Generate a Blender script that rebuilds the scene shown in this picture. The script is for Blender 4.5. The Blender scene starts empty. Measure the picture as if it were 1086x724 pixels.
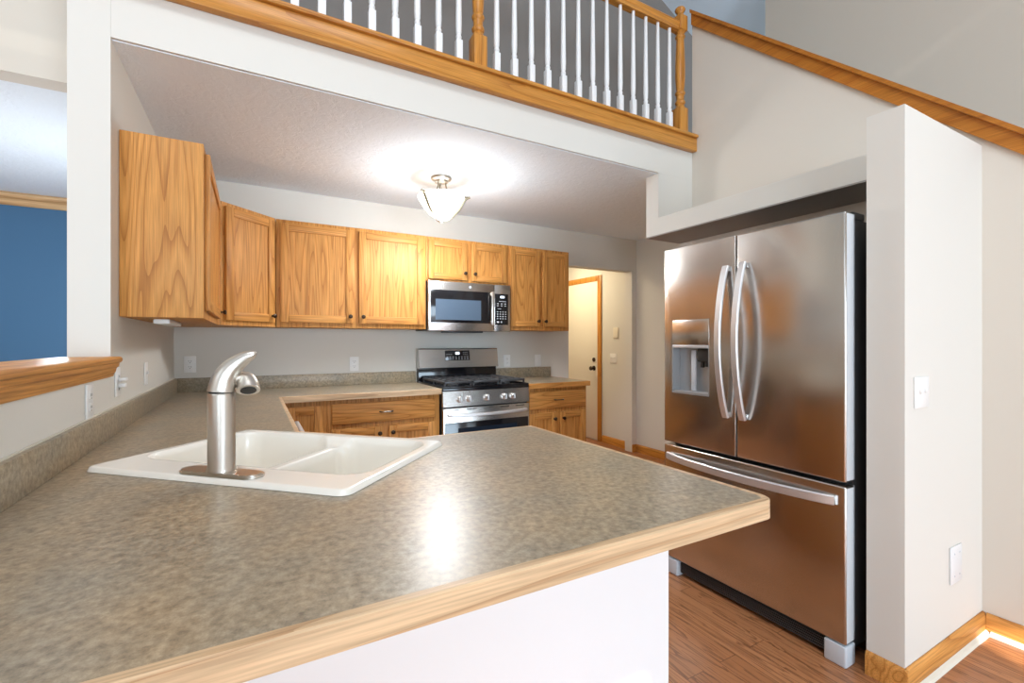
import bpy, bmesh, math, random
from mathutils import Vector, Matrix
random.seed(7)
S = bpy.context.scene
COL = S.collection
R = math.radians

# ---------------------------------------------------------------- camera
cam_d = bpy.data.cameras.new('camera'); cam = bpy.data.objects.new('camera', cam_d); COL.objects.link(cam)
cam.location = (0, 0, 1.27); cam.rotation_euler = (R(90), 0, R(-29.25))
cam_d.sensor_width = 36.0; cam_d.sensor_fit = 'HORIZONTAL'; cam_d.lens = 36.0 * 492.0 / 1086.0
cam_d.clip_start = 0.02; cam_d.clip_end = 100
S.camera = cam
S.view_settings.view_transform = 'Standard'; S.view_settings.look = 'None'
S.view_settings.exposure = 0.32; S.view_settings.gamma = 1.0; S.view_settings.use_curve_mapping = False
try:
    S.cycles.use_denoising = True; S.cycles.max_bounces = 10; S.cycles.diffuse_bounces = 6
    S.cycles.sample_clamp_indirect = 6.0; S.cycles.caustics_reflective = False; S.cycles.caustics_refractive = False
except Exception:
    pass

# ---------------------------------------------------------------- world and lights
W = bpy.data.worlds.new('world'); S.world = W; W.use_nodes = True
W.node_tree.nodes['Background'].inputs[0].default_value = (0.70, 0.85, 1.0, 1); W.node_tree.nodes['Background'].inputs[1].default_value = 1.5

def area(name, loc, rot, sx, sy, power, color):
    d = bpy.data.lights.new(name, 'AREA'); d.shape = 'RECTANGLE'; d.size = sx; d.size_y = sy; d.energy = power; d.color = color
    o = bpy.data.objects.new(name, d); COL.objects.link(o); o.location = loc; o.rotation_euler = rot
    return o
def point(name, loc, power, color, radius):
    d = bpy.data.lights.new(name, 'POINT'); d.energy = power; d.color = color; d.shadow_soft_size = radius
    o = bpy.data.objects.new(name, d); COL.objects.link(o); o.location = loc
    return o
DAY = (0.67, 0.845, 1.0)
area('daylight_front_window', (1.39, -4.45, 1.07), (R(90), 0, 0), 2.0, 1.95, 150, DAY)
area('daylight_side_window', (-2.4, -4.45, 1.55), (R(90), 0, 0), 2.0, 1.9, 95, DAY)
area('great_room_left_fill', (-4.95, -1.2, 3.6), (R(90), 0, R(-90)), 3.6, 1.5, 25, DAY)  # added high side fill, the left wall has no opening here
area('great_room_top_fill', (-.4, -1.0, 5.3), (0, 0, 0), 2.4, 1.6, 95, (0.90, 0.95, 1.0))  # added top fill for counter and floor, no skylight in the vault
point('dining_fill_light', (-0.95, 3.75, 1.35), 32, (0.80, 0.91, 1.0), .12)  # unseen fill added to brighten the dining ceiling and blue wall
area('hall_lamp_light', (3.25, 4.9, 2.40), (0, 0, 0), 0.35, 0.35, 15, (1.0, 0.82, 0.55))
sun_d = bpy.data.lights.new('sun', 'SUN'); sun_d.energy = 12.0; sun_d.angle = R(0.6); sun_d.color = (1.0, 0.93, 0.82)
sun = bpy.data.objects.new('sun', sun_d); COL.objects.link(sun); sun.location = (2, -8, 6)
SUN_DIR = Vector((0.42, 1.0, -0.385)).normalized()
sun.rotation_euler = SUN_DIR.to_track_quat('-Z', 'Y').to_euler()

# ---------------------------------------------------------------- materials
def new_mat(name):
    m = bpy.data.materials.new(name); m.use_nodes = True
    nt = m.node_tree; b = nt.nodes['Principled BSDF']
    return m, nt, b
def N(nt, t, **kw):
    n = nt.nodes.new(t)
    for k, v in kw.items(): setattr(n, k, v)
    return n
def L(nt, a, b): nt.links.new(a, b)
def plain(name, col, rough=0.5, metal=0.0, emit=None, es=0.0, spec=None, bump=0.0, bscale=60):
    m, nt, b = new_mat(name)
    b.inputs['Base Color'].default_value = (*col, 1); b.inputs['Roughness'].default_value = rough; b.inputs['Metallic'].default_value = metal
    if spec is not None: b.inputs['Specular IOR Level'].default_value = spec
    if emit: b.inputs['Emission Color'].default_value = (*emit, 1); b.inputs['Emission Strength'].default_value = es
    # slight procedural variation so that no surface is perfectly flat
    tc = N(nt, 'ShaderNodeTexCoord'); nz = N(nt, 'ShaderNodeTexNoise'); nz.inputs['Scale'].default_value = bscale; nz.inputs['Detail'].default_value = 4
    L(nt, tc.outputs['Object'], nz.inputs['Vector'])
    mr = N(nt, 'ShaderNodeMapRange'); mr.inputs[3].default_value = max(0, rough - .03); mr.inputs[4].default_value = min(1, rough + .03)
    L(nt, nz.outputs['Fac'], mr.inputs[0]); L(nt, mr.outputs[0], b.inputs['Roughness'])
    if bump:
        bp = N(nt, 'ShaderNodeBump'); bp.inputs['Strength'].default_value = bump; bp.inputs['Distance'].default_value = .002
        L(nt, nz.outputs['Fac'], bp.inputs['Height']); L(nt, bp.outputs[0], b.inputs['Normal'])
    return m
def oak(name, axis, light, mid, dark, rough=0.50, ring=15.0):
    m, nt, b = new_mat(name)
    tc = N(nt, 'ShaderNodeTexCoord'); oi = N(nt, 'ShaderNodeObjectInfo')
    mul = N(nt, 'ShaderNodeMath', operation='MULTIPLY'); mul.inputs[1].default_value = 37.0
    L(nt, oi.outputs['Random'], mul.inputs[0])
    cmb = N(nt, 'ShaderNodeCombineXYZ')
    for i in range(3): L(nt, mul.outputs[0], cmb.inputs[i])
    def scaled(al, ac):
        mp = N(nt, 'ShaderNodeMapping'); s = [ac, ac, ac]; s['xyz'.index(axis)] = al
        mp.inputs['Scale'].default_value = s; L(nt, tc.outputs['Object'], mp.inputs['Vector'])
        ad = N(nt, 'ShaderNodeVectorMath', operation='ADD'); L(nt, mp.outputs[0], ad.inputs[0]); L(nt, cmb.outputs[0], ad.inputs[1])
        return ad.outputs[0]
    n1 = N(nt, 'ShaderNodeTexNoise'); n1.inputs['Scale'].default_value = 1.0; n1.inputs['Detail'].default_value = 1.5; n1.inputs['Roughness'].default_value = .45
    L(nt, scaled(0.50, 8.0), n1.inputs['Vector'])
    m1 = N(nt, 'ShaderNodeMath', operation='MULTIPLY'); m1.inputs[1].default_value = ring; L(nt, n1.outputs['Fac'], m1.inputs[0])
    fr = N(nt, 'ShaderNodeMath', operation='FRACT'); L(nt, m1.outputs[0], fr.inputs[0])
    cr = N(nt, 'ShaderNodeValToRGB'); e = cr.color_ramp.elements
    e[0].position = 0.0; e[0].color = (*dark, 1); e[1].position = 1.0; e[1].color = (*mid, 1)
    x = e.new(0.22); x.color = (*mid, 1); x = e.new(0.55); x.color = (*light, 1)
    L(nt, fr.outputs[0], cr.inputs[0])
    n2 = N(nt, 'ShaderNodeTexNoise'); n2.inputs['Scale'].default_value = 1.0; n2.inputs['Detail'].default_value = 3.0
    L(nt, scaled(6.0, 210.0), n2.inputs['Vector'])
    mr = N(nt, 'ShaderNodeMapRange'); mr.inputs[1].default_value = .3; mr.inputs[2].default_value = .7; mr.inputs[3].default_value = .72; mr.inputs[4].default_value = 1.10
    L(nt, n2.outputs['Fac'], mr.inputs[0])
    n3 = N(nt, 'ShaderNodeTexNoise'); n3.inputs['Scale'].default_value = 1.0; L(nt, scaled(1.0, 9.0), n3.inputs['Vector'])
    mr3 = N(nt, 'ShaderNodeMapRange'); mr3.inputs[3].default_value = .86; mr3.inputs[4].default_value = 1.12; L(nt, n3.outputs['Fac'], mr3.inputs[0])
    mm = N(nt, 'ShaderNodeMath', operation='MULTIPLY'); L(nt, mr.outputs[0], mm.inputs[0]); L(nt, mr3.outputs[0], mm.inputs[1])
    vm = N(nt, 'ShaderNodeVectorMath', operation='SCALE'); L(nt, cr.outputs[0], vm.inputs[0]); L(nt, mm.outputs[0], vm.inputs['Scale'])
    L(nt, vm.outputs[0], b.inputs['Base Color'])
    b.inputs['Roughness'].default_value = rough; b.inputs['Specular IOR Level'].default_value = .32
    bp = N(nt, 'ShaderNodeBump'); bp.inputs['Strength'].default_value = .12; bp.inputs['Distance'].default_value = .001
    L(nt, n2.outputs['Fac'], bp.inputs['Height']); L(nt, bp.outputs[0], b.inputs['Normal'])
    return m
HON = ((0.67, 0.310, 0.080), (0.58, 0.252, 0.058), (0.42, 0.160, 0.033))
OAK = {a: oak('oak_grain_' + a, a, *HON) for a in 'xyz'}
TRM = {a: oak('oak_trim_' + a, a, (0.62, 0.275, 0.055), (0.57, 0.24, 0.043), (0.43, 0.16, 0.026), .30, 8) for a in 'xyz'}
PAL = {a: oak('pale_oak_' + a, a, (0.70, 0.46, 0.24), (0.62, 0.38, 0.18), (0.40, 0.21, 0.09), .4, 9) for a in 'xyz'}

def steel(name, col, rough, axis='x'):
    m, nt, b = new_mat(name)
    b.inputs['Metallic'].default_value = 1.0; b.inputs['Base Color'].default_value = (*col, 1)
    tc = N(nt, 'ShaderNodeTexCoord'); mp = N(nt, 'ShaderNodeMapping'); s = [150, 150, 150]; s['xyz'.index(axis)] = 2
    mp.inputs['Scale'].default_value = s; L(nt, tc.outputs['Object'], mp.inputs['Vector'])
    nz = N(nt, 'ShaderNodeTexNoise'); nz.inputs['Scale'].default_value = 1; nz.inputs['Detail'].default_value = 3; L(nt, mp.outputs[0], nz.inputs['Vector'])
    mr = N(nt, 'ShaderNodeMapRange'); mr.inputs[3].default_value = rough - .02; mr.inputs[4].default_value = rough + .025
    L(nt, nz.outputs['Fac'], mr.inputs[0]); L(nt, mr.outputs[0], b.inputs['Roughness'])
    bp = N(nt, 'ShaderNodeBump'); bp.inputs['Strength'].default_value = .012; bp.inputs['Distance'].default_value = .0002
    L(nt, nz.outputs['Fac'], bp.inputs['Height']); L(nt, bp.outputs[0], b.inputs['Normal'])
    return m
STEEL = steel('brushed_stainless', (0.60, 0.575, 0.55), .26)
STEEL_F = steel('fridge_stainless', (0.61, 0.575, 0.54), .22)
STEEL_H, _nt, _b = new_mat('handle_stainless'); _b.inputs['Base Color'].default_value = (.78, .78, .79, 1); _b.inputs['Metallic'].default_value = .85; _b.inputs['Roughness'].default_value = .40
NICKEL, _nt, _b = new_mat('brushed_nickel'); _b.inputs['Base Color'].default_value = (.64, .59, .53, 1); _b.inputs['Metallic'].default_value = 1; _b.inputs['Roughness'].default_value = .33

def laminate():
    m, nt, b = new_mat('mottled_laminate')
    tc = N(nt, 'ShaderNodeTexCoord')
    def nz(s, d, r=.6):
        n = N(nt, 'ShaderNodeTexNoise'); n.inputs['Scale'].default_value = s; n.inputs['Detail'].default_value = d; n.inputs['Roughness'].default_value = r
        L(nt, tc.outputs['Object'], n.inputs['Vector']); return n.outputs['Fac']
    a = nz(70, 7, .72); c = nz(6, 5)
    cr = N(nt, 'ShaderNodeValToRGB'); e = cr.color_ramp.elements
    e[0].position = .30; e[0].color = (0.150, 0.120, 0.085, 1); e[1].position = .72; e[1].color = (0.46, 0.39, 0.29, 1)
    x = e.new(.5); x.color = (0.30, 0.247, 0.175, 1)
    L(nt, a, cr.inputs[0])
    cr2 = N(nt, 'ShaderNodeValToRGB'); e = cr2.color_ramp.elements
    e[0].position = .35; e[0].color = (0.88, 0.91, 0.93, 1); e[1].position = .65; e[1].color = (1.12, 1.04, .93, 1)
    L(nt, c, cr2.inputs[0])
    mx = N(nt, 'ShaderNodeMix', data_type='RGBA', blend_type='MULTIPLY'); mx.inputs[0].default_value = 1
    L(nt, cr.outputs[0], mx.inputs[6]); L(nt, cr2.outputs[0], mx.inputs[7]); L(nt, mx.outputs[2], b.inputs['Base Color'])
    b.inputs['Roughness'].default_value = .33
    return m
LAM = laminate()

def paint(name, col, bump=.05, scale=90, rough=.6):
    return plain(name, col, rough, bump=bump, bscale=scale, spec=.25)
WALL = paint('wall_paint', (0.70, 0.675, 0.62))
WHITE_WALL = paint('peninsula_wall_paint', (0.80, 0.805, 0.81))
STAIR_PAINT = paint('stair_wall_paint', (0.67, 0.615, 0.54))
LOFT_GREY = paint('loft_grey', (0.26, 0.235, 0.215))  # one even dark grey for the loft floor and walls
BLUE = paint('blue_paint', (0.062, 0.150, 0.265))
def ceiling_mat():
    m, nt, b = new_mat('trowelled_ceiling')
    b.inputs['Base Color'].default_value = (0.83, 0.89, 0.95, 1); b.inputs['Roughness'].default_value = .75  # base colour carries the blue of daylight bounced onto the ceilings
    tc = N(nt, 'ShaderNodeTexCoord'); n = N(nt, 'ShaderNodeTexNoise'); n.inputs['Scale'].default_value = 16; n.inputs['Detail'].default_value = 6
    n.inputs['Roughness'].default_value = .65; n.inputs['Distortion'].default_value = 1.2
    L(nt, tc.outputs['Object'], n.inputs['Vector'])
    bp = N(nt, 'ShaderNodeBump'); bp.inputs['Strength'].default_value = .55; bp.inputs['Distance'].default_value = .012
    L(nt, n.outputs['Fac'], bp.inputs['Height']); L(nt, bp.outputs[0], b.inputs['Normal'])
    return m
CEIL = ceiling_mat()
def floor_mat():
    m, nt, b = new_mat('laminate_plank_floor')
    tc = N(nt, 'ShaderNodeTexCoord'); mp = N(nt, 'ShaderNodeMapping'); mp.inputs['Rotation'].default_value = (0, 0, R(90))
    L(nt, tc.outputs['Object'], mp.inputs['Vector'])
    br = N(nt, 'ShaderNodeTexBrick'); br.offset = .37; br.inputs['Scale'].default_value = 1; br.inputs['Brick Width'].default_value = 1.2; br.inputs['Row Height'].default_value = .095
    br.inputs['Mortar Size'].default_value = .0012; br.inputs['Color1'].default_value = (0.33, 0.138, 0.058, 1); br.inputs['Color2'].default_value = (0.42, 0.188, 0.084, 1); br.inputs['Mortar'].default_value = (0.13, 0.05, 0.02, 1)
    L(nt, mp.outputs[0], br.inputs['Vector'])
    mp2 = N(nt, 'ShaderNodeMapping'); mp2.inputs['Scale'].default_value = (26, 1.6, 26); L(nt, tc.outputs['Object'], mp2.inputs['Vector'])
    ad = N(nt, 'ShaderNodeVectorMath', operation='MULTIPLY_ADD'); ad.inputs[1].default_value = (8, 8, 8); L(nt, br.outputs['Color'], ad.inputs[0]); L(nt, mp2.outputs[0], ad.inputs[2])
    n = N(nt, 'ShaderNodeTexNoise'); n.inputs['Scale'].default_value = 1; n.inputs['Detail'].default_value = 3; n.inputs['Distortion'].default_value = .6; L(nt, ad.outputs[0], n.inputs['Vector'])
    m1 = N(nt, 'ShaderNodeMath', operation='MULTIPLY'); m1.inputs[1].default_value = 6; L(nt, n.outputs['Fac'], m1.inputs[0])
    fr = N(nt, 'ShaderNodeMath', operation='FRACT'); L(nt, m1.outputs[0], fr.inputs[0])
    cr = N(nt, 'ShaderNodeValToRGB'); e = cr.color_ramp.elements; e[0].color = (.52, .46, .42, 1); e[0].position = 0; e[1].color = (1.1, 1.08, 1.05, 1); e[1].position = .45
    L(nt, fr.outputs[0], cr.inputs[0])
    mx = N(nt, 'ShaderNodeMix', data_type='RGBA', blend_type='MULTIPLY'); mx.inputs[0].default_value = 1
    L(nt, br.outputs['Color'], mx.inputs[6]); L(nt, cr.outputs[0], mx.inputs[7]); L(nt, mx.outputs[2], b.inputs['Base Color'])
    b.inputs['Roughness'].default_value = .32
    return m
FLOOR = floor_mat()
DOORW = plain('cream_door_paint', (0.80, 0.74, 0.62), .45)
WHITE = plain('white_plastic', (0.83, 0.82, 0.80), .35)
BALW = plain('white_baluster_paint', (0.82, 0.82, 0.82), .4)
SINK = plain('biscuit_sink', (0.86, 0.82, 0.74), .18)
BLACK = plain('gloss_black', (0.008, 0.008, 0.010), .12)
IRON = plain('cast_iron', (0.05, 0.05, 0.053), .30)
DARKS = plain('dark_grey_enamel', (0.035, 0.034, 0.034), .45)
BRONZE = plain('bronze_knob', (0.060, 0.038, 0.025), .32, .8)
GLASSW = plain('oven_glass', (0.015, 0.022, 0.035), .06)
MWGLASS = plain('microwave_window', (0.085, 0.12, 0.17), .12)
GREY = plain('grey_plastic', (0.52, 0.54, 0.57), .45)
DOORSIDE = plain('silver_door_side', (0.60, 0.61, 0.62), .4)
LGREY = plain('silver_trim', (0.62, 0.63, 0.65), .35, .6)
MARK = plain('printed_marks', (0.55, 0.56, 0.58), .5)
DISP = plain('lit_display', (0.5, 0.6, 0.7), .4, emit=(0.85, 0.92, 1.0), es=1.6)
SHADE = plain('frosted_glass_lit', (0.95, 0.93, 0.88), .5, emit=(1.0, 0.95, 0.84), es=1.9)
CAULK = plain('caulk', (0.70, 0.67, 0.58), .5)
HOLE = plain('dark_recess', (0.02, 0.018, 0.015), .6)

# ---------------------------------------------------------------- mesh helpers
def BM(): return bmesh.new()
def merge(bm, t, mi=0):
    for f in t.faces: f.material_index = mi
    me = bpy.data.meshes.new('tmp'); t.to_mesh(me); t.free(); bm.from_mesh(me); bpy.data.meshes.remove(me)
def box(bm, x0, x1, y0, y1, z0, z1, bev=0.0, mi=0, seg=2, M=None):
    t = bmesh.new(); bmesh.ops.create_cube(t, size=1)
    for v in t.verts:
        v.co = Vector((x0 + (v.co.x + .5) * (x1 - x0), y0 + (v.co.y + .5) * (y1 - y0), z0 + (v.co.z + .5) * (z1 - z0)))
    if bev > 0:
        bmesh.ops.bevel(t, geom=list(t.edges), offset=min(bev, .45 * min(abs(x1 - x0), abs(y1 - y0), abs(z1 - z0))), segments=seg, affect='EDGES', profile=.5)
    if M is not None: bmesh.ops.transform(t, matrix=M, verts=t.verts)
    merge(bm, t, mi); return bm
def prism(bm, pts, z0, z1, mi=0, M=None):
    """polygon (list of xy) extruded in z"""
    t = bmesh.new(); a = [t.verts.new((p[0], p[1], z0)) for p in pts]; c = [t.verts.new((p[0], p[1], z1)) for p in pts]
    t.faces.new(a[::-1]); t.faces.new(c); n = len(pts)
    for i in range(n): t.faces.new((a[i], a[(i + 1) % n], c[(i + 1) % n], c[i]))
    bmesh.ops.recalc_face_normals(t, faces=t.faces)
    if M is not None: bmesh.ops.transform(t, matrix=M, verts=t.verts)
    merge(bm, t, mi); return bm
def prism_x(bm, yz, x0, x1, mi=0):   # profile in (y,z), extruded along x
    return prism(bm, yz, x0, x1, mi, Matrix(((0, 0, 1, 0), (1, 0, 0, 0), (0, 1, 0, 0), (0, 0, 0, 1))))
def prism_y(bm, xz, y0, y1, mi=0):   # profile in (x,z), extruded along y
    return prism(bm, xz, y0, y1, mi, Matrix(((1, 0, 0, 0), (0, 0, 1, 0), (0, 1, 0, 0), (0, 0, 0, 1))))
def lathe(bm, prof, n=24, M=None, mi=0):
    """prof: list of (r,z) about the z axis"""
    t = bmesh.new(); rings = []
    for r, z in prof:
        if r < 1e-6: rings.append([t.verts.new((0, 0, z))])
        else: rings.append([t.verts.new((r * math.cos(2 * math.pi * k / n), r * math.sin(2 * math.pi * k / n), z)) for k in range(n)])
    for a, c in zip(rings, rings[1:]):
        for k in range(n):
            k2 = (k + 1) % n
            if len(a) == 1 and len(c) == 1: continue
            if len(a) == 1: t.faces.new((a[0], c[k2], c[k]))
            elif len(c) == 1: t.faces.new((a[k], a[k2], c[0]))
            else: t.faces.new((a[k], a[k2], c[k2], c[k]))
    if len(rings[0]) > 1: t.faces.new(rings[0][::-1])
    if len(rings[-1]) > 1: t.faces.new(rings[-1])
    bmesh.ops.recalc_face_normals(t, faces=t.faces)
    if M is not None: bmesh.ops.transform(t, matrix=M, verts=t.verts)
    merge(bm, t, mi); return bm
def sweep(bm, pts, radii, n=14, mi=0, flat=None):
    """round tube through points; flat=(w,h,up) sweeps a rectangle-ish section instead"""
    t = bmesh.new(); P = [Vector(p) for p in pts]; rings = []; prev = None
    for i, p in enumerate(P):
        d = (P[min(i + 1, len(P) - 1)] - P[max(i - 1, 0)]).normalized()
        if flat: u = Vector(flat[2]); u = (u - d * u.dot(d)).normalized()
        elif prev is None:
            u = d.orthogonal().normalized()
        else: u = (prev - d * prev.dot(d)).normalized()
        prev = u; w = d.cross(u)
        r = radii[i] if not flat else 1
        if flat:
            sc = radii[i] if radii else 1; hw, hh = flat[0] * .5 * sc, flat[1] * .5 * sc; c = min(hw, hh) * .5
            sec = [(hw, hh - c), (hw - c, hh), (-hw + c, hh), (-hw, hh - c), (-hw, -hh + c), (-hw + c, -hh), (hw - c, -hh), (hw, -hh + c)]
            rings.append([t.verts.new(p + w * a + u * b_) for a, b_ in sec])
        else:
            rings.append([t.verts.new(p + (u * math.cos(2 * math.pi * k / n) + w * math.sin(2 * math.pi * k / n)) * r) for k in range(n)])
    for a, c in zip(rings, rings[1:]):
        k_ = len(a)
        for k in range(k_): t.faces.new((a[k], a[(k + 1) % k_], c[(k + 1) % k_], c[k]))
    t.faces.new(rings[0][::-1]); t.faces.new(rings[-1])
    bmesh.ops.recalc_face_normals(t, faces=t.faces)
    merge(bm, t, mi); return bm
def smooth_path(pts, n=6):
    P = [Vector(p) for p in pts]; out = []
    for i in range(len(P) - 1):
        p0 = P[max(i - 1, 0)]; p1 = P[i]; p2 = P[i + 1]; p3 = P[min(i + 2, len(P) - 1)]
        for k in range(n):
            s = k / n
            out.append(.5 * ((2 * p1) + (p2 - p0) * s + (2 * p0 - 5 * p1 + 4 * p2 - p3) * s * s + (3 * p1 - p0 - 3 * p2 + p3) * s ** 3))
    out.append(P[-1]); return out
ROOT = {}
def obj(name, bm, mats, parent=None, world=False, angle=32):
    """link bm as ONE mesh object; with world=True the coordinates are world ones and parent is an unrotated empty"""
    me = bpy.data.meshes.new(name)
    if world and parent is not None:
        p = parent
        while p.parent is not None: p = p.parent
        bmesh.ops.translate(bm, verts=bm.verts, vec=-Vector(p.location))
    bm.to_mesh(me); bm.free()
    for m in (mats if isinstance(mats, (list, tuple)) else [mats]): me.materials.append(m)
    me.polygons.foreach_set('use_smooth', [True] * len(me.polygons))
    me.set_sharp_from_angle(angle=R(angle))
    o = bpy.data.objects.new(name, me); COL.objects.link(o)
    if parent is not None: o.parent = parent
    return o
def thing(name, label, cat, loc=(0, 0, 0), rotz=0.0, group=None):
    o = bpy.data.objects.new(name, None); COL.objects.link(o); o.empty_display_size = .1
    o.location = loc; o.rotation_euler = (0, 0, rotz); o['label'] = label; o['category'] = cat; o['kind'] = 'thing'
    if group: o['group'] = group
    return o
def struct(name, bm, mats, parent=None, label=None):
    o = obj(name, bm, mats, parent)
    if parent is None:
        o['kind'] = 'structure'
        if label: o['label'] = label
    return o
def sbox(name, x0, x1, y0, y1, z0, z1, mat, bev=0, label=None):
    return struct(name, box(BM(), x0, x1, y0, y1, z0, z1, bev), mat, label=label)

# ================================================================ THE ROOM
XL, YH, YB, XS, XK = -.475, 2.31, 3.97, 2.80, 3.87
HT = .115
sbox('floor', -5.0, 5.2, -4.5, 6.6, -.06, 0, FLOOR, label='reddish brown laminate plank floor')
# left wall of the kitchen, full height, and the half wall with the pass-through
bm = BM(); prism_x(bm, [(YH, 0), (YB + HT, 0), (YB + HT, 2.70), (YH, 2.70)], XL - .125, XL); struct('wall_left', bm, WALL)
sbox('wall_left_lower', XL - .125, XL, -.6, YH - .001, 0, 1.135, WALL)
# back wall with the hallway opening
bm = BM(); box(bm, XL, 2.905, YB, YB + HT, 0, 2.44); box(bm, 2.905, 3.80, YB, YB + HT, 2.072, 2.44); box(bm, 3.80, XK, YB, YB + HT, 0, 2.44)
struct('wall_back', bm, WALL)
# header beam wall over the kitchen opening + loft floor edge
bm = BM(); box(bm, XL + .0005, XS, YH, YH + HT, 2.4405, 2.70)
struct('wall_header', bm, WALL)
# dropped box (plant ledge) over the refrigerator with the jamb beside it
bm = BM(); box(bm, 2.458, XS - .001, .892, YH + HT, 2.012, 2.128); box(bm, 2.458, XS - .001, YH, YH + HT, 2.128, 2.4402)
struct('wall_fridge_soffit', bm, WALL)
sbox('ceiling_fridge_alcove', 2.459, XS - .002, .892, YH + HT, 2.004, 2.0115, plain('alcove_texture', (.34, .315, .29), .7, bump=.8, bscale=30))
# stub wall beside the refrigerator
sbox('wall_fridge_side', 2.06, XS, .77, .89, 0, 2.13, WALL)
# stair half wall with the sloped top
def rail_z(y): return 3.565 - (2.295 - y) * .918
bm = BM(); prism_x(bm, [(-1.0, 0), (YH + .0, 0), (YH + .0, rail_z(YH)), (-1.0, rail_z(-1.0))], XS, XS + .115)
struct('wall_stair', bm, STAIR_PAINT)
sbox('wall_under_stair', XS, XK, YH + .001, YH + HT, 0, 2.44, WALL)
sbox('wall_right', XK, XK + .115, YH + HT, 6.5, 0, 2.44, WALL)
sbox('wall_stairwell', XK, XK + .115, -4.4, 2.43, 0, 5.2, paint('stairwell_paint', (.62, .565, .485)))
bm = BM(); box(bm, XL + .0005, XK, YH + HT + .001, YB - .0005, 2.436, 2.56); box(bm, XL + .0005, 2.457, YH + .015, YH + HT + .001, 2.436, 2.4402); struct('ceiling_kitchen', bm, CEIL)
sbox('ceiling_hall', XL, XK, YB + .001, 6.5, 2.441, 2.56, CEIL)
sbox('wall_hall_left', 2.55, 2.60, YB + HT, 6.5, 0, 2.44, WALL)
sbox('wall_hall_end', 2.60, XK, 6.40, 6.5, 0, 2.44, WALL)
# loft
sbox('floor_loft', -.6, 5.0, YH + HT + .001, 3.42, 2.60, 2.70, LOFT_GREY)
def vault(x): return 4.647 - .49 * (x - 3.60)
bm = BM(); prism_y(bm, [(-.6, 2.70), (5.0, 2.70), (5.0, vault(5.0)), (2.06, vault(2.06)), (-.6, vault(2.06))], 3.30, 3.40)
struct('wall_loft', bm, LOFT_GREY)
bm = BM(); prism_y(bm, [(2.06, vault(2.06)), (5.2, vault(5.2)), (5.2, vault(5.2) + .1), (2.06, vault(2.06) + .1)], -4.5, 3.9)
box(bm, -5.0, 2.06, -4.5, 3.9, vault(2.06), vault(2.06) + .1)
struct('ceiling_vault', bm, paint('vault_daylight_tint', (.74, .84, .92)))  # bluish window light is put into the vault's colour
sbox('wall_loft_left', -.6, -.5, YH + HT, 3.30, 2.70, vault(2.06), LOFT_GREY)
sbox('wall_loft_right', 5.0, 5.1, 2.3, 3.4, 2.6, 4.2, paint('loft_right_paint', (.7, .7, .7)))
# great room behind the camera
sbox('wall_great_room_left', -5.1, -5.0, -4.5, 6.6, 0, 5.5, WALL)
bm = BM()
openings = [(-3.45, -1.35, .55, 2.55), (.40, 2.45, .02, 2.12)]
xs = sorted({-5.0, 3.87} | {o[0] for o in openings} | {o[1] for o in openings}); zs = sorted({0, 5.4} | {o[2] for o in openings} | {o[3] for o in openings})
for i in range(len(xs) - 1):
    for k in range(len(zs) - 1):
        cx_, cz_ = (xs[i] + xs[i + 1]) / 2, (zs[k] + zs[k + 1]) / 2
        if any(o[0] < cx_ < o[1] and o[2] < cz_ < o[3] for o in openings): continue
        box(bm, xs[i], xs[i + 1], -4.6, -4.5, zs[k], zs[k + 1])
bmesh.ops.remove_doubles(bm, verts=bm.verts, dist=1e-5)
struct('wall_great_room_front', bm, WALL)
for i, (a, c, z0, z1) in enumerate(openings):
    bm = BM(); y0, y1 = -4.58, -4.53
    for q in (a, c - .05): box(bm, q, q + .05, y0, y1, z0, z1)
    for q in (z0, z1 - .05, ): box(bm, a + .05, c - .05, y0, y1, q, q + .05)
    box(bm, (a + c) / 2 - .03, (a + c) / 2 + .03, y0, y1, z0 + .05, z1 - .05)
    struct('window_%d' % (i + 1), bm, WHITE)
# dining room seen over the half wall
sbox('wall_dining_header', -5.0, XL - .126, 2.82, 2.93, 2.44, 5.4, paint('dining_header_paint', (.70, .64, .55)))
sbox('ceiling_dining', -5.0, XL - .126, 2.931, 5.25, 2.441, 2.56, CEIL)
sbox('wall_dining_back', -5.0, XL - .126, 5.13, 5.24, 0, 2.44, BLUE)
bm = BM(); prism_x(bm, [(5.13, 2.345), (5.118, 2.345), (5.11, 2.365), (5.105, 2.38), (5.085, 2.405), (5.075, 2.415), (5.072, 2.439), (5.13, 2.439)], -4.99, XL - .126)
struct('trim_1', bm, PAL['x'], label='oak crown strip along the top of the blue wall')
# oak sill cap on the half wall
bm = BM(); box(bm, XL - .165, -.440, -.6, YH + .018, 1.188, 1.212, .011, seg=4)
prism_y(bm, [(-.4745, 1.136), (-.468, 1.136), (-.465, 1.148), (-.461, 1.153), (-.458, 1.168), (-.451, 1.175), (-.449, 1.188), (-.4745, 1.188)], -.6, YH + .008)
box(bm, XL - .124, XL - .001, -.6, YH - .001, 1.1355, 1.188)
struct('trim_2', bm, OAK['y'], label='oak sill cap with moulded edge on the half wall')
# oak fascia and nosing of the loft edge
bm = BM(); box(bm, -.6, XS - .001, 2.266, YH - .001, 2.640, 2.732, .004); box(bm, -.6, XS - .001, 2.250, YH + .10, 2.7325, 2.756, .008)
struct('trim_3', bm, TRM['x'], label='honey oak fascia along the loft edge')
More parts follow.
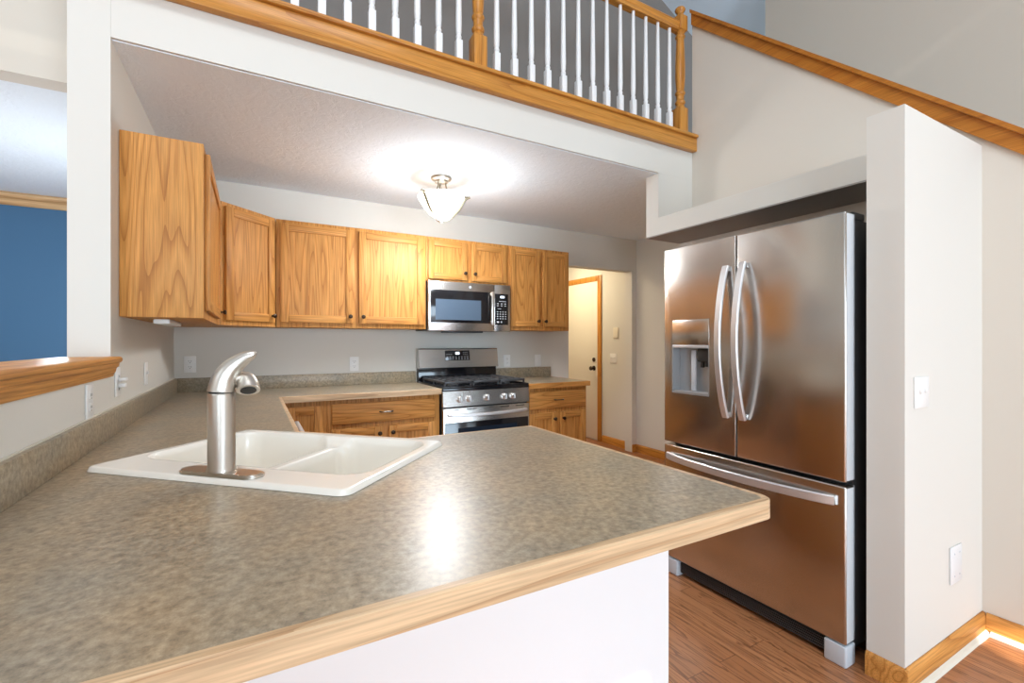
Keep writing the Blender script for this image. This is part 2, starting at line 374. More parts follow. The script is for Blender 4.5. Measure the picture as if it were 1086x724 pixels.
# sloped oak cap on the stair wall
bm = BM()
def slab(dy0, z_off0, z_off1, x0, x1, ya=-1.0, yb=2.305):
    t = bmesh.new()
    prism_x(bm, [(ya, rail_z(ya) + z_off0), (yb, rail_z(yb) + z_off0), (yb, rail_z(yb) + z_off1), (ya, rail_z(ya) + z_off1)], x0, x1)
slab(0, -.004, .078, XS - .018, XS - .0005); slab(0, .0005, .078, XS, XS + .115); slab(0, .078, .104, XS - .034, XS + .149)
struct('trim_4', bm, oak('oak_stair_cap', 'y', (0.50, 0.185, 0.028), (0.47, 0.165, 0.023), (0.40, 0.13, 0.018), .30, 5), label='sloped oak cap on top of the stair half wall')
# baseboards
def base_x(bm, x0, x1, y, s):    # along x, face towards s*y
    a = y; prism_x(bm, [(a, 0), (a + s * .014, 0), (a + s * .014, .066), (a + s * .010, .082), (a + s * .004, .088), (a, .088)], x0, x1)
def base_y(bm, y0, y1, x, s):
    prism_y(bm, [(x, 0), (x + s * .014, 0), (x + s * .014, .066), (x + s * .010, .082), (x + s * .004, .088), (x, .088)], y0, y1)
bm = BM(); base_x(bm, 2.047, XS, .769, -1); base_y(bm, .757, .889, 2.059, -1); struct('baseboard_fridge_side', bm, OAK['x'])
bm = BM(); base_y(bm, -1.0, .754, XS - .001, -1); struct('baseboard_stair', bm, OAK['y'])
bm = BM(); prism_x(bm, [(.754, 0.0), (.738, 0), (.742, .012), (.754, .018)], 2.05, XS - .016); prism_y(bm, [(XS - .016, 0), (XS - .030, 0), (XS - .026, .012), (XS - .016, .018)], -1.0, .738)
struct('trim_5', bm, CAULK, label='pale shoe moulding at the foot of the baseboards')
bm = BM(); base_y(bm, YH + HT, YB - .015, XK - .001, -1); base_x(bm, 3.80, XK - .001, YB - .001, -1); base_y(bm, YB + .0, 4.56, XK - .001, -1); struct('baseboard_right', bm, TRM['y'])
# hall door on the right wall of the hallway
bm = BM(); box(bm, XK - .012, XK - .001, 4.645, 5.56, .01, 2.045, .002)
dr = struct('door_1', bm, DOORW, label='cream entry door with dark knob and deadbolt in the hallway')
bm = BM(); box(bm, XK - .020, XK - .001, 4.575, 4.644, 0, 2.115, .004); box(bm, XK - .020, XK - .001, 5.561, 5.63, 0, 2.115, .004); box(bm, XK - .020, XK - .001, 4.644, 5.561, 2.046, 2.115, .004)
obj('casing', bm, TRM['z'], dr)
bm = BM(); MX = Matrix.Rotation(R(-90), 4, 'Y')
lathe(bm, [(.032, 0), (.032, .006), (.012, .008), (.011, .035), (.024, .042), (.028, .055), (.022, .066), (0, .068)], 20, Matrix.Translation((XK - .012, 4.715, .925)) @ MX); obj('knob', bm, BRONZE, dr)
bm = BM(); lathe(bm, [(.028, 0), (.028, .010), (.02, .016), (0, .016)], 20, Matrix.Translation((XK - .012, 4.715, 1.035)) @ MX); obj('deadbolt', bm, BRONZE, dr)

# ================================================================ LOFT RAILING
rl = thing('loft_railing', 'white spindled loft railing with oak newel posts and handrail above the kitchen', 'railing', (1.1, 2.352, 2.7565))
def baluster_bm(h):
    bm = BM(); box(bm, -.0175, .0175, -.0175, .0175, 0, .155, .002)
    lathe(bm, [(.0175, .155), (.0135, .164), (.016, .171), (.016, .177), (.0125, .186), (.0155, .198), (.0168, .24), (.0160, .32), (.0110, h)], 14)
    return bm
RZ0 = 3.515 - 2.7565
first = None
for k in range(-14, 15):
    if k == 0: continue
    x = 1.1 + k * .1162
    if x < -.45 or x > 2.68: continue
    if first is None:
        first = obj('baluster', baluster_bm(RZ0), BALW, rl); o = first
    else:
        o = first.copy(); COL.objects.link(o); o.parent = rl
    o.location = (x - 1.1, 0, 0)
def newel_bm():
    bm = BM(); s = .039
    box(bm, -s, s, -s, s, 0, .205, .003)
    lathe(bm, [(.039, .205), (.030, .222), (.026, .232), (.033, .240), (.036, .250), (.033, .260), (.027, .268), (.027, .300), (.033, .308), (.036, .318), (.033, .328), (.027, .336), (.030, .36), (.034, .43), (.034, .52), (.031, .62), (.027, .70), (.026, .712), (.033, .720), (.036, .729), (.032, .738), (.027, .745), (.027, .752), (.038, .765)], 24)
    box(bm, -s, s, -s, s, .765, .878, .010, seg=3)
    lathe(bm, [(.036, .872), (.026, .888), (.020, .894), (.022, .902), (.033, .915), (.037, .925), (.033, .936), (.018, .943), (0, .945)], 24)
    return bm
nw = obj('newel_post', newel_bm(), TRM['z'], rl); nw.location = (0, 0, 0)
n2 = nw.copy(); COL.objects.link(n2); n2.parent = rl; n2.location = (2.722 - 1.1, 0, 0)
bm = BM()
def rail_seg(x0, x1):
    prism_x(bm, [(-.024, RZ0), (.024, RZ0), (.026, RZ0 + .012), (.022, RZ0 + .028), (.030, RZ0 + .042), (.030, RZ0 + .060), (.018, RZ0 + .074), (0, RZ0 + .078), (-.018, RZ0 + .074), (-.030, RZ0 + .060), (-.030, RZ0 + .042), (-.022, RZ0 + .028), (-.026, RZ0 + .012)], x0, x1)
rail_seg(-1.6, -.039); rail_seg(.039, 1.583)
obj('handrail', bm, TRM['x'], rl)

# ================================================================ CABINETS
def knob(parent, x, z, y=-.021):
    bm = BM(); lathe(bm, [(.009, 0), (.006, .004), (.005, .012), (.012, .017), (.0155, .022), (.0145, .027), (.009, .030), (0, .031)], 18, Matrix.Translation((x, y, z)) @ Matrix.Rotation(R(90), 4, 'X'))
    return obj('knob', bm, BRONZE, parent)
def door(parent, x0, x1, z0, z1, kn=None, st=.055):
    bm = BM(); y0, y1 = -.021, -.001
    box(bm, x0, x0 + st, y0, y1, z0, z1, .0035); box(bm, x1 - st, x1, y0, y1, z0, z1, .0035)
    box(bm, x0 + st, x1 - st, y0, y1, z0, z0 + st, .0035, 1); box(bm, x0 + st, x1 - st, y0, y1, z1 - st, z1, .0035, 1)
    d = obj('door', bm, [OAK['z'], OAK['x']], parent)
    bm = BM(); box(bm, x0 + st - .001, x1 - st + .001, -.0115, -.002, z0 + st - .001, z1 - st + .001); obj('panel', bm, OAK['z'], d)
    if kn: knob(d, kn[0], kn[1])
    return d
def pull_bar(parent, xc, z):
    bm = BM(); pts = smooth_path([(xc - .045, -.022, z), (xc - .040, -.040, z), (xc - .02, -.047, z), (xc + .02, -.047, z), (xc + .040, -.040, z), (xc + .045, -.022, z)], 5)
    sweep(bm, pts, [1] * len(pts), flat=(.012, .008, (0, 0, 1))); return obj('pull', bm, plain('pull_bronze', (.10, .085, .075), .3, .9) if 'pull_bronze' not in bpy.data.materials else bpy.data.materials['pull_bronze'], parent)
def drawer(parent, x0, x1, z0, z1):
    bm = BM(); box(bm, x0, x1, -.021, -.001, z0, z1, .006, seg=3)
    d = obj('drawer', bm, OAK['x'], parent); pull_bar(d, (x0 + x1) / 2, (z0 + z1) / 2); return d
def body(parent, w, d, z0, z1, toe=False, right_panel=False):
    bm = BM()
    if toe:
        box(bm, 0, w, 0, d, .10, z1, .001); box(bm, .0, w, .07, d, 0.0, .0995)
    else: box(bm, 0, w, 0, d, z0, z1, .0015)
    return obj('body', bm, OAK['z'], parent)

# uppers: left end, corner, wide pair, over microwave, narrow pair   (tops 2.134, bottoms 1.372)
c = thing('upper_cabinet', 'tall oak wall cabinet on the left wall with its broad side panel facing out', 'cabinet', (-.186, 2.43, 1.372), R(90))
body(c, .925, .287, 0, .762); door(c, .045, .89, .035, .735, (.868, .075))
bm = BM(); box(bm, .0, .012, -.0005, .0, .0, .762)
bm.free()
bm = BM(); box(bm, .16, .56, .14, .20, -.022, -.001, .004); obj('under_cabinet_light', bm, WHITE, c)
c = thing('upper_cabinet', 'oak diagonal corner wall cabinet between the left wall and back wall', 'cabinet', (-.165, 3.362, 1.372), R(44))
w = .425
bm = BM(); prism(bm, [(0, 0), (w, 0), (w + .19, .21), (w * .5 + .215, .64 - .0), (-.19 + .0, .225)], 0, .762)
bm.free()
# pentagon body, in the cabinet's own axes
def loc2(pt, o, a): d = Vector((pt[0] - o[0], pt[1] - o[1], 0)); d.rotate(Matrix.Rotation(-a, 3, 'Z')); return (d.x, d.y)
o_ = (-.165, 3.362); a_ = R(44)
bm = BM(); prism(bm, [loc2(p, o_, a_) for p in [(-.165, 3.362), (.141, 3.657), (.141, 3.968), (-.473, 3.968), (-.473, 3.362)]], 0, .762); obj('body', bm, OAK['z'], c)
door(c, .018, .405, .030, .738, (.380, .075))
c = thing('upper_cabinet', 'wide oak wall cabinet with two cathedral grained doors left of the microwave', 'cabinet', (.145, 3.66, 1.372))
body(c, 1.095, .306, 0, .762); door(c, .026, .525, .034, .735, (.498, .085)); door(c, .562, 1.074, .034, .735, (.592, .085))
c = thing('upper_cabinet', 'short oak wall cabinet with two doors directly above the microwave', 'cabinet', (1.243, 3.66, 1.772))
body(c, .770, .306, 0, .362); door(c, .012, .362, .016, .335, (.335, .075), .05); door(c, .398, .738, .016, .335, (.425, .075), .05)
c = thing('upper_cabinet', 'oak wall cabinet with two narrow doors right of the microwave', 'cabinet', (2.016, 3.66, 1.372))
body(c, .664, .306, 0, .762); door(c, .010, .322, .034, .735, (.298, .085), .05); door(c, .352, .650, .034, .735, (.378, .085), .05)

# base cabinets
c = thing('base_cabinet', 'oak corner base cabinet half hidden behind the sink counter', 'cabinet', (.145, 3.36, 0))
body(c, .295, .60, 0, .872, True); door(c, .045, .27, .12, .838)
c = thing('base_cabinet', 'oak base cabinet with one wide drawer left of the range', 'cabinet', (.441, 3.36, 0))
body(c, .805, .60, 0, .872, True); drawer(c, .03, .765, .700, .842)
door(c, .03, .372, .12, .668, (.348, .62)); door(c, .418, .765, .12, .668, (.442, .62))
c = thing('base_cabinet', 'oak base cabinet with drawer and two doors right of the range', 'cabinet', (2.024, 3.36, 0))
body(c, .632, .60, 0, .872, True); drawer(c, .015, .612, .690, .838)
door(c, .015, .295, .12, .655, (.268, .60)); door(c, .335, .612, .12, .655, (.362, .60))
c = thing('base_cabinet', 'oak base cabinet under the peninsula end, facing the range', 'cabinet', (.960, 1.650, 0), R(180))
body(c, .43, .665, 0, .872, True); door(c, .02, .41, .12, .84, (.05, .78))
# sink base: diagonal front only, the bowls hang behind it
c = thing('base_cabinet', 'oak diagonal sink base cabinet under the corner sink', 'cabinet', (.505, 1.665, 0), R(135))
bm = BM(); box(bm, .01, .48, .0, .02, .10, .872); box(bm, .01, .48, .06, .08, 0, .10); obj('body', bm, OAK['z'], c)
door(c, .03, .24, .12, .84, (.215, .78)); door(c, .25, .46, .12, .84, (.275, .78))
dw = thing('dishwasher', 'stainless dishwasher in the left run, only its top edge showing past the counter', 'dishwasher', (.128, 2.075, 0), R(90))
bm = BM(); box(bm, .0, .60, .0, .56, .10, .868); box(bm, .02, .58, .06, .5, 0, .10); obj('body', bm, DARKS, dw)
bm = BM(); box(bm, .004, .596, -.045, -.001, .12, .845, .006); obj('door', bm, STEEL, dw)
bm = BM(); box(bm, .03, .57, -.084, -.062, .838, .858, .006); box(bm, .05, .08, -.062, -.0455, .825, .843, .003); box(bm, .52, .55, -.062, -.0455, .825, .843, .003); obj('handle', bm, STEEL_H, dw)

# ================================================================ COUNTERTOPS
def offset_poly(pts, d):
    out = []
    for i, p in enumerate(pts):
        p = Vector(p); n = []
        for a, c in ((i - 1, i), (i, i + 1)):
            if a < 0 or c >= len(pts): continue
            e = (Vector(pts[c]) - Vector(pts[a])).normalized(); n.append(Vector((-e.y, e.x)))
        if len(n) == 1: out.append(p + n[0] * d)
        else:
            m_ = (n[0] + n[1]).normalized(); out.append(p + m_ * (d / max(.2, m_.dot(n[0]))))
    return [tuple(v) for v in out]
def band(bm, outer, inner, z0, z1):
    t = bmesh.new(); V = []
    for o, i in zip(outer, inner): V.append([t.verts.new((o[0], o[1], z0)), t.verts.new((o[0], o[1], z1 - .003)), t.verts.new((o[0] + (i[0] - o[0]) * .15, o[1] + (i[1] - o[1]) * .15, z1)), t.verts.new((i[0], i[1], z1)), t.verts.new((i[0], i[1], z0))])
    for a, c in zip(V, V[1:]):
        for k in range(5): t.faces.new((a[k], a[(k + 1) % 5], c[(k + 1) % 5], c[k]))
    t.faces.new(V[0]); t.faces.new(V[-1][::-1]); bmesh.ops.recalc_face_normals(t, faces=t.faces); merge(bm, t)
SC, SA, SW, SD = Vector((.088, 1.600)), R(-44.0), .828, .572
ux, vy = Vector((math.cos(SA), math.sin(SA))), Vector((-math.sin(SA), math.cos(SA)))
CZ0, CZ1 = .8745, .914
front = [(XL + .002, .625), (1.005, .625), (1.018, .628), (1.030, .636), (1.037, .648), (1.040, .662), (1.036, 1.680), (.505, 1.680), (.165, 2.020), (.165, 3.315), (1.248, 3.315)]
inner = offset_poly(front, .018)
inner[0] = (XL + .002, inner[0][1]); inner[-1] = (1.248, inner[-1][1])
ct = thing('countertop', 'mottled grey brown laminate countertop with oak edge, wrapping into the sink peninsula', 'countertop', (.3, 1.2, .8745))
outline = inner + [(1.248, YB - .002), (XL + .002, YB - .002)]
hole = [SC + ux * (sx * (SW / 2 - .022)) + vy * (sy * (SD / 2 - .022)) for sx, sy in ((-1, -1), (1, -1), (1, 1), (-1, 1))]
t = bmesh.new()
def loop(pts): 
    vs = [t.verts.new((p[0], p[1], CZ1)) for p in pts]; return [t.edges.new((vs[i], vs[(i + 1) % len(vs)])) for i in range(len(vs))]
es = loop(outline) + loop(hole)
bmesh.ops.triangle_fill(t, edges=es, use_beauty=True, use_dissolve=False)
ex = bmesh.ops.extrude_face_region(t, geom=list(t.faces)); bmesh.ops.translate(t, verts=[g for g in ex['geom'] if isinstance(g, bmesh.types.BMVert)], vec=(0, 0, CZ0 - CZ1))
bmesh.ops.recalc_face_normals(t, faces=t.faces)
obj('top', t, LAM, ct, True, 20)
bm = BM(); band(bm, front, inner, CZ0 - .002, CZ1); obj('edge_band', bm, oak('counter_edge_oak', 'x', (0.68, 0.48, 0.29), (0.63, 0.43, 0.25), (0.48, 0.29, 0.15), .40, 9), ct, True)
bm = BM(); box(bm, XL + .001, XL + .021, .625, YB - .002, .9142, 1.013, .002); box(bm, XL + .0211, 1.248, YB - .022, YB - .001, .9142, 1.013, .002); obj('backsplash', bm, plain('x', (1, 1, 1)) if False else LAM, ct, True)
bm = BM(); box(bm, XL + .0005, XL + .008, .625, YB - .002, 1.0132, 1.0165); obj('caulk_line', bm, CAULK, ct, True)
ct2 = thing('countertop', 'short laminate countertop with oak edge right of the range', 'countertop', (2.35, 3.6, .8745))
fr2 = [(2.022, 3.315), (2.668, 3.315), (2.668, YB - .002)]; in2 = offset_poly(fr2, .018); in2[0] = (2.022, in2[0][1]); in2[-1] = (in2[-1][0], YB - .002)
bm = BM(); prism(bm, in2 + [(2.022, YB - .002)], CZ0, CZ1); obj('top', bm, LAM, ct2, True)
bm = BM(); band(bm, fr2, in2, CZ0 - .002, CZ1); obj('edge_band', bm, OAK['x'], ct2, True)
bm = BM(); box(bm, 2.022, 2.668, YB - .022, YB - .001, .9142, 1.013, .002); obj('backsplash', bm, LAM, ct2, True)
# white half wall under the bar overhang
sbox('wall_peninsula', XL, .9625, .87, .97, 0, CZ0 - .003, WHITE_WALL)

# ================================================================ SINK + FAUCET
sk = thing('sink', 'biscuit white double bowl corner sink set into the countertop', 'sink', (SC.x, SC.y, .914), SA)
bm = BM(); nx, ny = 150, 104; grid = []
def rrect(x, y, x0, x1, y0, y1, r):
    cx_, cy_ = (x0 + x1) / 2, (y0 + y1) / 2; qx = abs(x - cx_) - (x1 - x0) / 2 + r; qy = abs(y - cy_) - (y1 - y0) / 2 + r
    return math.hypot(max(qx, 0), max(qy, 0)) + min(max(qx, qy), 0) - r
def sst(a, b_, v): v = max(0, min(1, (v - a) / (b_ - a))); return v * v * (3 - 2 * v)
for j in range(ny + 1):
    row = []
    for i in range(nx + 1):
        x = -SW / 2 + SW * i / nx; y = -SD / 2 + SD * j / ny; r = .03
        dx, dy = abs(x) - (SW / 2 - r), abs(y) - (SD / 2 - r)
        if dx > 0 and dy > 0:
            l = math.hypot(dx, dy); m_ = max(dx, dy) / l
            x = math.copysign(SW / 2 - r + dx * m_, x); y = math.copysign(SD / 2 - r + dy * m_, y)
        e = -rrect(x, y, -SW / 2, SW / 2, -SD / 2, SD / 2, r)
        q = min(1, max(0, e) / .012); z = .001 + .013 * math.sqrt(max(0, 1 - (1 - q) ** 2))
        s1 = rrect(x, y, -.372, .000, -.165, .245, .07); s2 = rrect(x, y, .040, .372, -.165, .245, .07)
        # low divider between the bowls
        s12 = rrect(x, y, -.372, .372, -.165, .245, .07)
        z -= .030 * sst(.0, -.035, s12) * sst(.09, .02, abs(x - .02))
        dpt = max(sst(.004, -.026, s1), sst(.004, -.026, s2)); z -= .175 * dpt
        row.append(bm.verts.new((x, y, z)))
    grid.append(row)
for j in range(ny):
    for i in range(nx): bm.faces.new((grid[j][i], grid[j][i + 1], grid[j + 1][i + 1], grid[j + 1][i]))
obj('basin', bm, SINK, sk, angle=80)
for xd in (-.19, .205):
    bm = BM(); lathe(bm, [(.0, -.1585), (.036, -.1585), (.044, -.1575), (.044, -.1645), (0, -.1645)], 24, Matrix.Translation((xd, .04, .001))); obj('drain', bm, STEEL, sk)

fc = thing('faucet', 'brushed nickel single lever faucet standing on the sink ledge', 'faucet', (-.069, 1.412, .9285), SA)
bm = BM()
def stadium(l, d, n=10): return [(l / 2 - d / 2 + d / 2 * math.cos(a), d / 2 * math.sin(a)) for a in [(-90 + 180 * k / n) * math.pi / 180 for k in range(n + 1)]] + [(-l / 2 + d / 2 + d / 2 * math.cos(a), d / 2 * math.sin(a)) for a in [(90 + 180 * k / n) * math.pi / 180 for k in range(n + 1)]]
prism(bm, stadium(.245, .062), 0, .006); prism(bm, stadium(.236, .053), .006, .009); obj('base_plate', bm, NICKEL, fc, angle=50)
bm = BM(); lathe(bm, [(.034, .0092), (.034, .016), (.0315, .020), (.0315, .205), (.030, .209)], 32); obj('body', bm, NICKEL, fc)
bm = BM(); lathe(bm, [(.0285, .2092), (.0285, .2125)], 32); obj('joint_ring', bm, HOLE, fc)
# lever: domed cap sweeping up into a horn; local +x is right in view, +y away
bm = BM(); pts = smooth_path([(0, 0, .2128), (.001, .001, .225), (.005, .004, .246), (.014, .010, .266), (.028, .018, .283), (.045, .026, .297), (.063, .033, .307), (.074, .037, .311)], 5)
ra = []
for i in range(len(pts)):
    s = i / (len(pts) - 1); ra.append(.0305 * (1 - s) ** .75 * (1 + .35 * s) + .0025)
sweep(bm, pts, ra, 24); obj('lever', bm, NICKEL, fc, angle=60)
# spout head: hooded wand hanging away from the post
bm = BM(); pts = smooth_path([(.004, .014, .222), (.018, .030, .239), (.036, .038, .240), (.048, .036, .228), (.055, .030, .214)], 6)
n_ = len(pts); sweep(bm, pts, [.017 + .011 * (i / (n_ - 1)) for i in range(n_)], 20)
sp = obj('spout', bm, NICKEL, fc, angle=60)
d_ = (Vector(pts[-1]) - Vector(pts[-2])).normalized(); q_ = Vector((0, 0, 1)).rotation_difference(d_).to_matrix().to_4x4()
bm = BM(); lathe(bm, [(0, .0002), (.019, .0002), (.019, .0016), (0, .0016)], 20, Matrix.Translation(pts[-1]) @ q_); obj('aerator', bm, HOLE, sp)

# ================================================================ REFRIGERATOR   (local x right, y depth, front y=0)
FW = .905
fg = thing('refrigerator', 'stainless french door refrigerator with ice dispenser and bottom freezer drawer', 'refrigerator', (2.0, 1.838, 0), R(-90))
bm = BM(); box(bm, .008, FW - .008, .075, .775, .055, 1.755, .004); obj('cabinet_body', bm, DARKS, fg)
def fdoor(name, x0, x1, z0, z1):
    bm = BM(); box(bm, x0, x1, .0, .066, z0, z1, .007, seg=3)
    for f in bm.faces:
        f.normal_update()
        if abs(f.normal.x) > .97: f.material_index = 1
    o = obj(name, bm, [STEEL_F, DOORSIDE], fg)
    bm = BM(); box(bm, x0 + .004, x1 - .004, .0665, .0745, z0 + .004, z1 - .004); obj('gasket', bm, GREY, o); return o
GAP = .4385
# left door with a real cut-out for the dispenser
PX0, PX1, PZ0, PZ1 = .055, .292, .992, 1.385
bm = BM()
box(bm, .0, PX0, 0, .066, .722, 1.775, .004); box(bm, PX1, GAP - .003, 0, .066, .722, 1.775, .004)
box(bm, PX0, PX1, 0, .066, .722, PZ0); box(bm, PX0, PX1, 0, .066, PZ1, 1.775)
bm.free()
def ringdoor(x0, x1, z0, z1, hx0, hx1, hz0, hz1, y0, y1):
    t = bmesh.new(); o = [(x0, z0), (x1, z0), (x1, z1), (x0, z1)]; h = [(hx0, hz0), (hx1, hz0), (hx1, hz1), (hx0, hz1)]
    V = {}
    for nm, pts in (('o', o), ('h', h)):
        for k, p in enumerate(pts):
            for yy, tag in ((y0, 'f'), (y1, 'b')): V[nm, k, tag] = t.verts.new((p[0], yy, p[1]))
    for k in range(4):
        n = (k + 1) % 4
        t.faces.new((V['o', k, 'f'], V['o', n, 'f'], V['h', n, 'f'], V['h', k, 'f'])); t.faces.new((V['o', k, 'b'], V['h', k, 'b'], V['h', n, 'b'], V['o', n, 'b']))
        t.faces.new((V['o', k, 'f'], V['o', k, 'b'], V['o', n, 'b'], V['o', n, 'f'])); t.faces.new((V['h', k, 'f'], V['h', n, 'f'], V['h', n, 'b'], V['h', k, 'b']))
    bmesh.ops.recalc_face_normals(t, faces=t.faces)
    ed = [e for e in t.edges if all(abs(v.co.x - x0) < 1e-6 or abs(v.co.x - x1) < 1e-6 for v in e.verts) and all(abs(v.co.y - y0) < 1e-6 for v in e.verts)]
    bmesh.ops.bevel(t, geom=ed, offset=.006, segments=3, affect='EDGES', profile=.5)
    return t
ld = obj('door', ringdoor(0, GAP - .003, .722, 1.775, PX0, PX1, PZ0, PZ1, 0, .066), STEEL_F, fg)
bm = BM(); box(bm, .004, GAP - .007, .0665, .0745, .726, 1.771); obj('gasket', bm, GREY, ld)
rd = fdoor('door', GAP + .003, FW, .722, 1.775)
fz = fdoor('freezer_drawer', 0, FW, .092, .706)
# dispenser fills the cut-out
dp = obj('dispenser', box(BM(), PX0 + .001, PX1 - .001, -.002, .010, 1.252, PZ1 - .001, .002), STEEL_F, fg)
bm = BM()
box(bm, PX0 + .001, PX0 + .006, -.001, .062, PZ0 + .001, 1.2515); box(bm, PX1 - .006, PX1 - .001, -.001, .062, PZ0 + .001, 1.2515)
box(bm, PX0 + .006, PX1 - .006, .056, .062, PZ0 + .001, 1.2515); box(bm, PX0 + .006, PX1 - .006, -.003, .056, PZ0 + .001, PZ0 + .012)
obj('recess', bm, plain('dispenser_recess', (.42, .43, .44), .3, .55), dp)
bm = BM(); box(bm, PX0 + .006, PX1 - .006, -.003, .004, 1.235, 1.2515, .002); obj('control_strip', bm, LGREY, dp)
bm = BM(); box(bm, .155, .185, .030, .040, 1.01, 1.225, .004, M=None); obj('paddle', bm, GREY, dp)
bm = BM(); box(bm, .205, .275, .018, .055, 1.165, 1.234, .004); box(bm, .218, .232, .026, .045, 1.135, 1.165, .003); box(bm, .246, .260, .026, .045, 1.140, 1.165, .003); obj('nozzle', bm, HOLE, dp)
bm = BM(); box(bm, PX0 + .01, PX1 - .01, .006, .054, PZ0 + .0122, PZ0 + .016); obj('drip_tray', bm, LGREY, dp)
def bow(parent, x, z0, z1, out=.062):
    bm = BM(); pts = []
    n = 28
    for k in range(n + 1):
        s = k / n; z = z0 + (z1 - z0) * s; q = math.sin(math.pi * s); pts.append((x, -.010 - out * (q ** .8), z))
    sweep(bm, pts, [1] * len(pts), flat=(.034, .015, (0, 1, 0)))
    for zz in (z0 + .012, z1 - .012): box(bm, x - .012, x + .012, -.018, -.0005, zz - .012, zz + .012, .004)
    return obj('handle', bm, STEEL_H, parent)
bow(ld, GAP - .047, .905, 1.632); bow(rd, GAP + .042, .905, 1.638)
bm = BM(); pts = []
for k in range(33):
    s = k / 32; x = .035 + .835 * s; pts.append((x, -.012 - .055 * math.sin(math.pi * s) ** .7, .648))
sweep(bm, pts, [1] * len(pts), flat=(.038, .016, (0, 1, 0)))
for xx in (.05, .855): box(bm, xx - .012, xx + .012, -.02, -.0005, .633, .663, .004)
obj('handle', bm, STEEL_H, fz)
bm = BM()
box(bm, .09, FW - .085, .030, .074, .018, .075)
for k in range(5): box(bm, .092, FW - .087, .024, .030, .024 + k * .010, .030 + k * .010)
obj('toe_grille', bm, DARKS, fg)
for x0, x1 in ((.0, .088), (FW - .082, FW)):
    bm = BM(); box(bm, x0, x1, .002, .075, .0, .086, .008, seg=3); obj('foot_cover', bm, GREY, fg)
for x0, x1 in ((.01, .085), (FW - .085, FW - .01)):
    bm = BM(); box(bm, x0, x1, .078, .17, 1.7555, 1.786, .006); obj('hinge_cover', bm, DARKS, fg)
bm = BM(); box(bm, GAP - .016, GAP + .016, .0, .0, 1, 1) if False else box(bm, GAP - .0025, GAP + .0025, .02, .066, .73, 1.77); obj('center_mullion', bm, BLACK, fg)

# ================================================================ RANGE
rg = thing('range', 'stainless gas range with black cast iron grates between the oak base cabinets', 'stove', (1.2565, 3.302, 0))
RW = .757
bm = BM(); box(bm, .002, RW - .002, .034, .655, .04, .888); box(bm, .03, RW - .03, .10, .6, 0, .04); obj('body', bm, DARKS, rg)
bm = BM(); box(bm, .0, RW, .0, .033, .055, .235, .006); obj('storage_drawer', bm, STEEL, rg)
bm = BM(); box(bm, .0, RW, .0, .033, .245, .762, .006); od = obj('oven_door', bm, STEEL, rg)
bm = BM(); box(bm, .012, RW - .012, -.003, -.0003, .262, .650, .001); obj('window', bm, BLACK, od)
bm = BM(); box(bm, .12, RW - .12, -.0042, -.0032, .33, .605); obj('inner_glass', bm, GLASSW, od)
bm = BM(); pts = []
for k in range(25):
    s = k / 24; pts.append((.035 + (RW - .07) * s, -.012 - .038 * math.sin(math.pi * s) ** .45, .712 - .006 * math.sin(math.pi * s)))
sweep(bm, pts, [1] * len(pts), flat=(.024, .024, (0, 0, 1)))
for xx in (.045, RW - .045): box(bm, xx - .013, xx + .013, -.022, -.0005, .70, .724, .004)
obj('handle', bm, STEEL_H, od)
for k in range(5):
    bm = BM(); box(bm, .05 + k * .145, .13 + k * .145, -.0012, -.0002, .744, .750); obj('vent_slot', bm, HOLE, od)
bm = BM(); prism_x(bm, [(.0, .772), (.033, .772), (.033, .8885), (.012, .8885)], 0, RW); cp = obj('control_panel', bm, STEEL, rg)
for x in (.133, .211, .366, .523, .602):
    Mk = Matrix.Translation((x, .005, .828)) @ Matrix.Rotation(R(90 - 6), 4, 'X')
    bm = BM(); lathe(bm, [(.027, 0), (.027, .004), (.022, .006), (.0215, .028), (.018, .032), (0, .032)], 24, Mk); k_ = obj('knob', bm, STEEL, cp)
    bm = BM(); box(bm, -.0035, .0035, -.021, .021, .0322, .042, .002, M=Mk); obj('grip', bm, LGREY, k_)
bm = BM(); box(bm, -.001, RW + .001, .006, .60, .889, .914, .004); box(bm, -.001, RW + .001, .006, .02, .914, .926, .004); box(bm, -.001, .014, .02, .60, .914, .926, .003); box(bm, RW - .013, RW + .001, .02, .60, .914, .926, .003)
ck = obj('cooktop', bm, BLACK, rg)
for bx, by, br in ((.14, .16, .045), (.14, .44, .036), (.378, .30, .050), (.617, .16, .040), (.617, .44, .036)):
    bm = BM(); lathe(bm, [(br, .9142), (br, .922), (br * .8, .924), (br * .8, .931), (br * .6, .934), (0, .934)], 22, Matrix.Translation((bx, by, 0))); obj('burner', bm, IRON, rg)
for gx0, gx1 in ((.022, .252), (.262, .495), (.505, .735)):
    bm = BM(); z0, z1 = .944, .962; bw = .012
    for yy in (.035, .29, .545): box(bm, gx0, gx1, yy, yy + bw, z0, z1, .003)
    for xx in (gx0, gx1 - bw): box(bm, xx, xx + bw, .035, .556, z0, z1, .003)
    nb = 4
    for k in range(1, nb):
        xx = gx0 + (gx1 - gx0) * k / nb - bw / 2
        box(bm, xx, xx + bw, .046, .545, z0, z1 + .004, .003)
    for yy in (.16, .42): box(bm, gx0, gx1, yy, yy + bw, z0, z1, .003)
    for xx in (gx0 + .002, gx1 - .014):
        for yy in (.036, .288, .540): box(bm, xx, xx + .012, yy, yy + .012, .9145, z0 + .002, .002)
    obj('grate', bm, IRON, rg)
bm = BM(); box(bm, .0, RW, .602, .655, .890, 1.035, .003); obj('lower_backguard', bm, BLACK, rg)
bm = BM(); prism_x(bm, [(.560, 1.040), (.575, 1.036), (.655, 1.036), (.655, 1.207), (.592, 1.207), (.585, 1.200)], -.002, RW + .002); bg = obj('backguard', bm, STEEL, rg)
bm = BM(); prism_x(bm, [(.559, 1.039), (.5745, 1.0355), (.655, 1.0355), (.655, 1.034), (.57, 1.034)], -.002, RW + .002); bm.free()
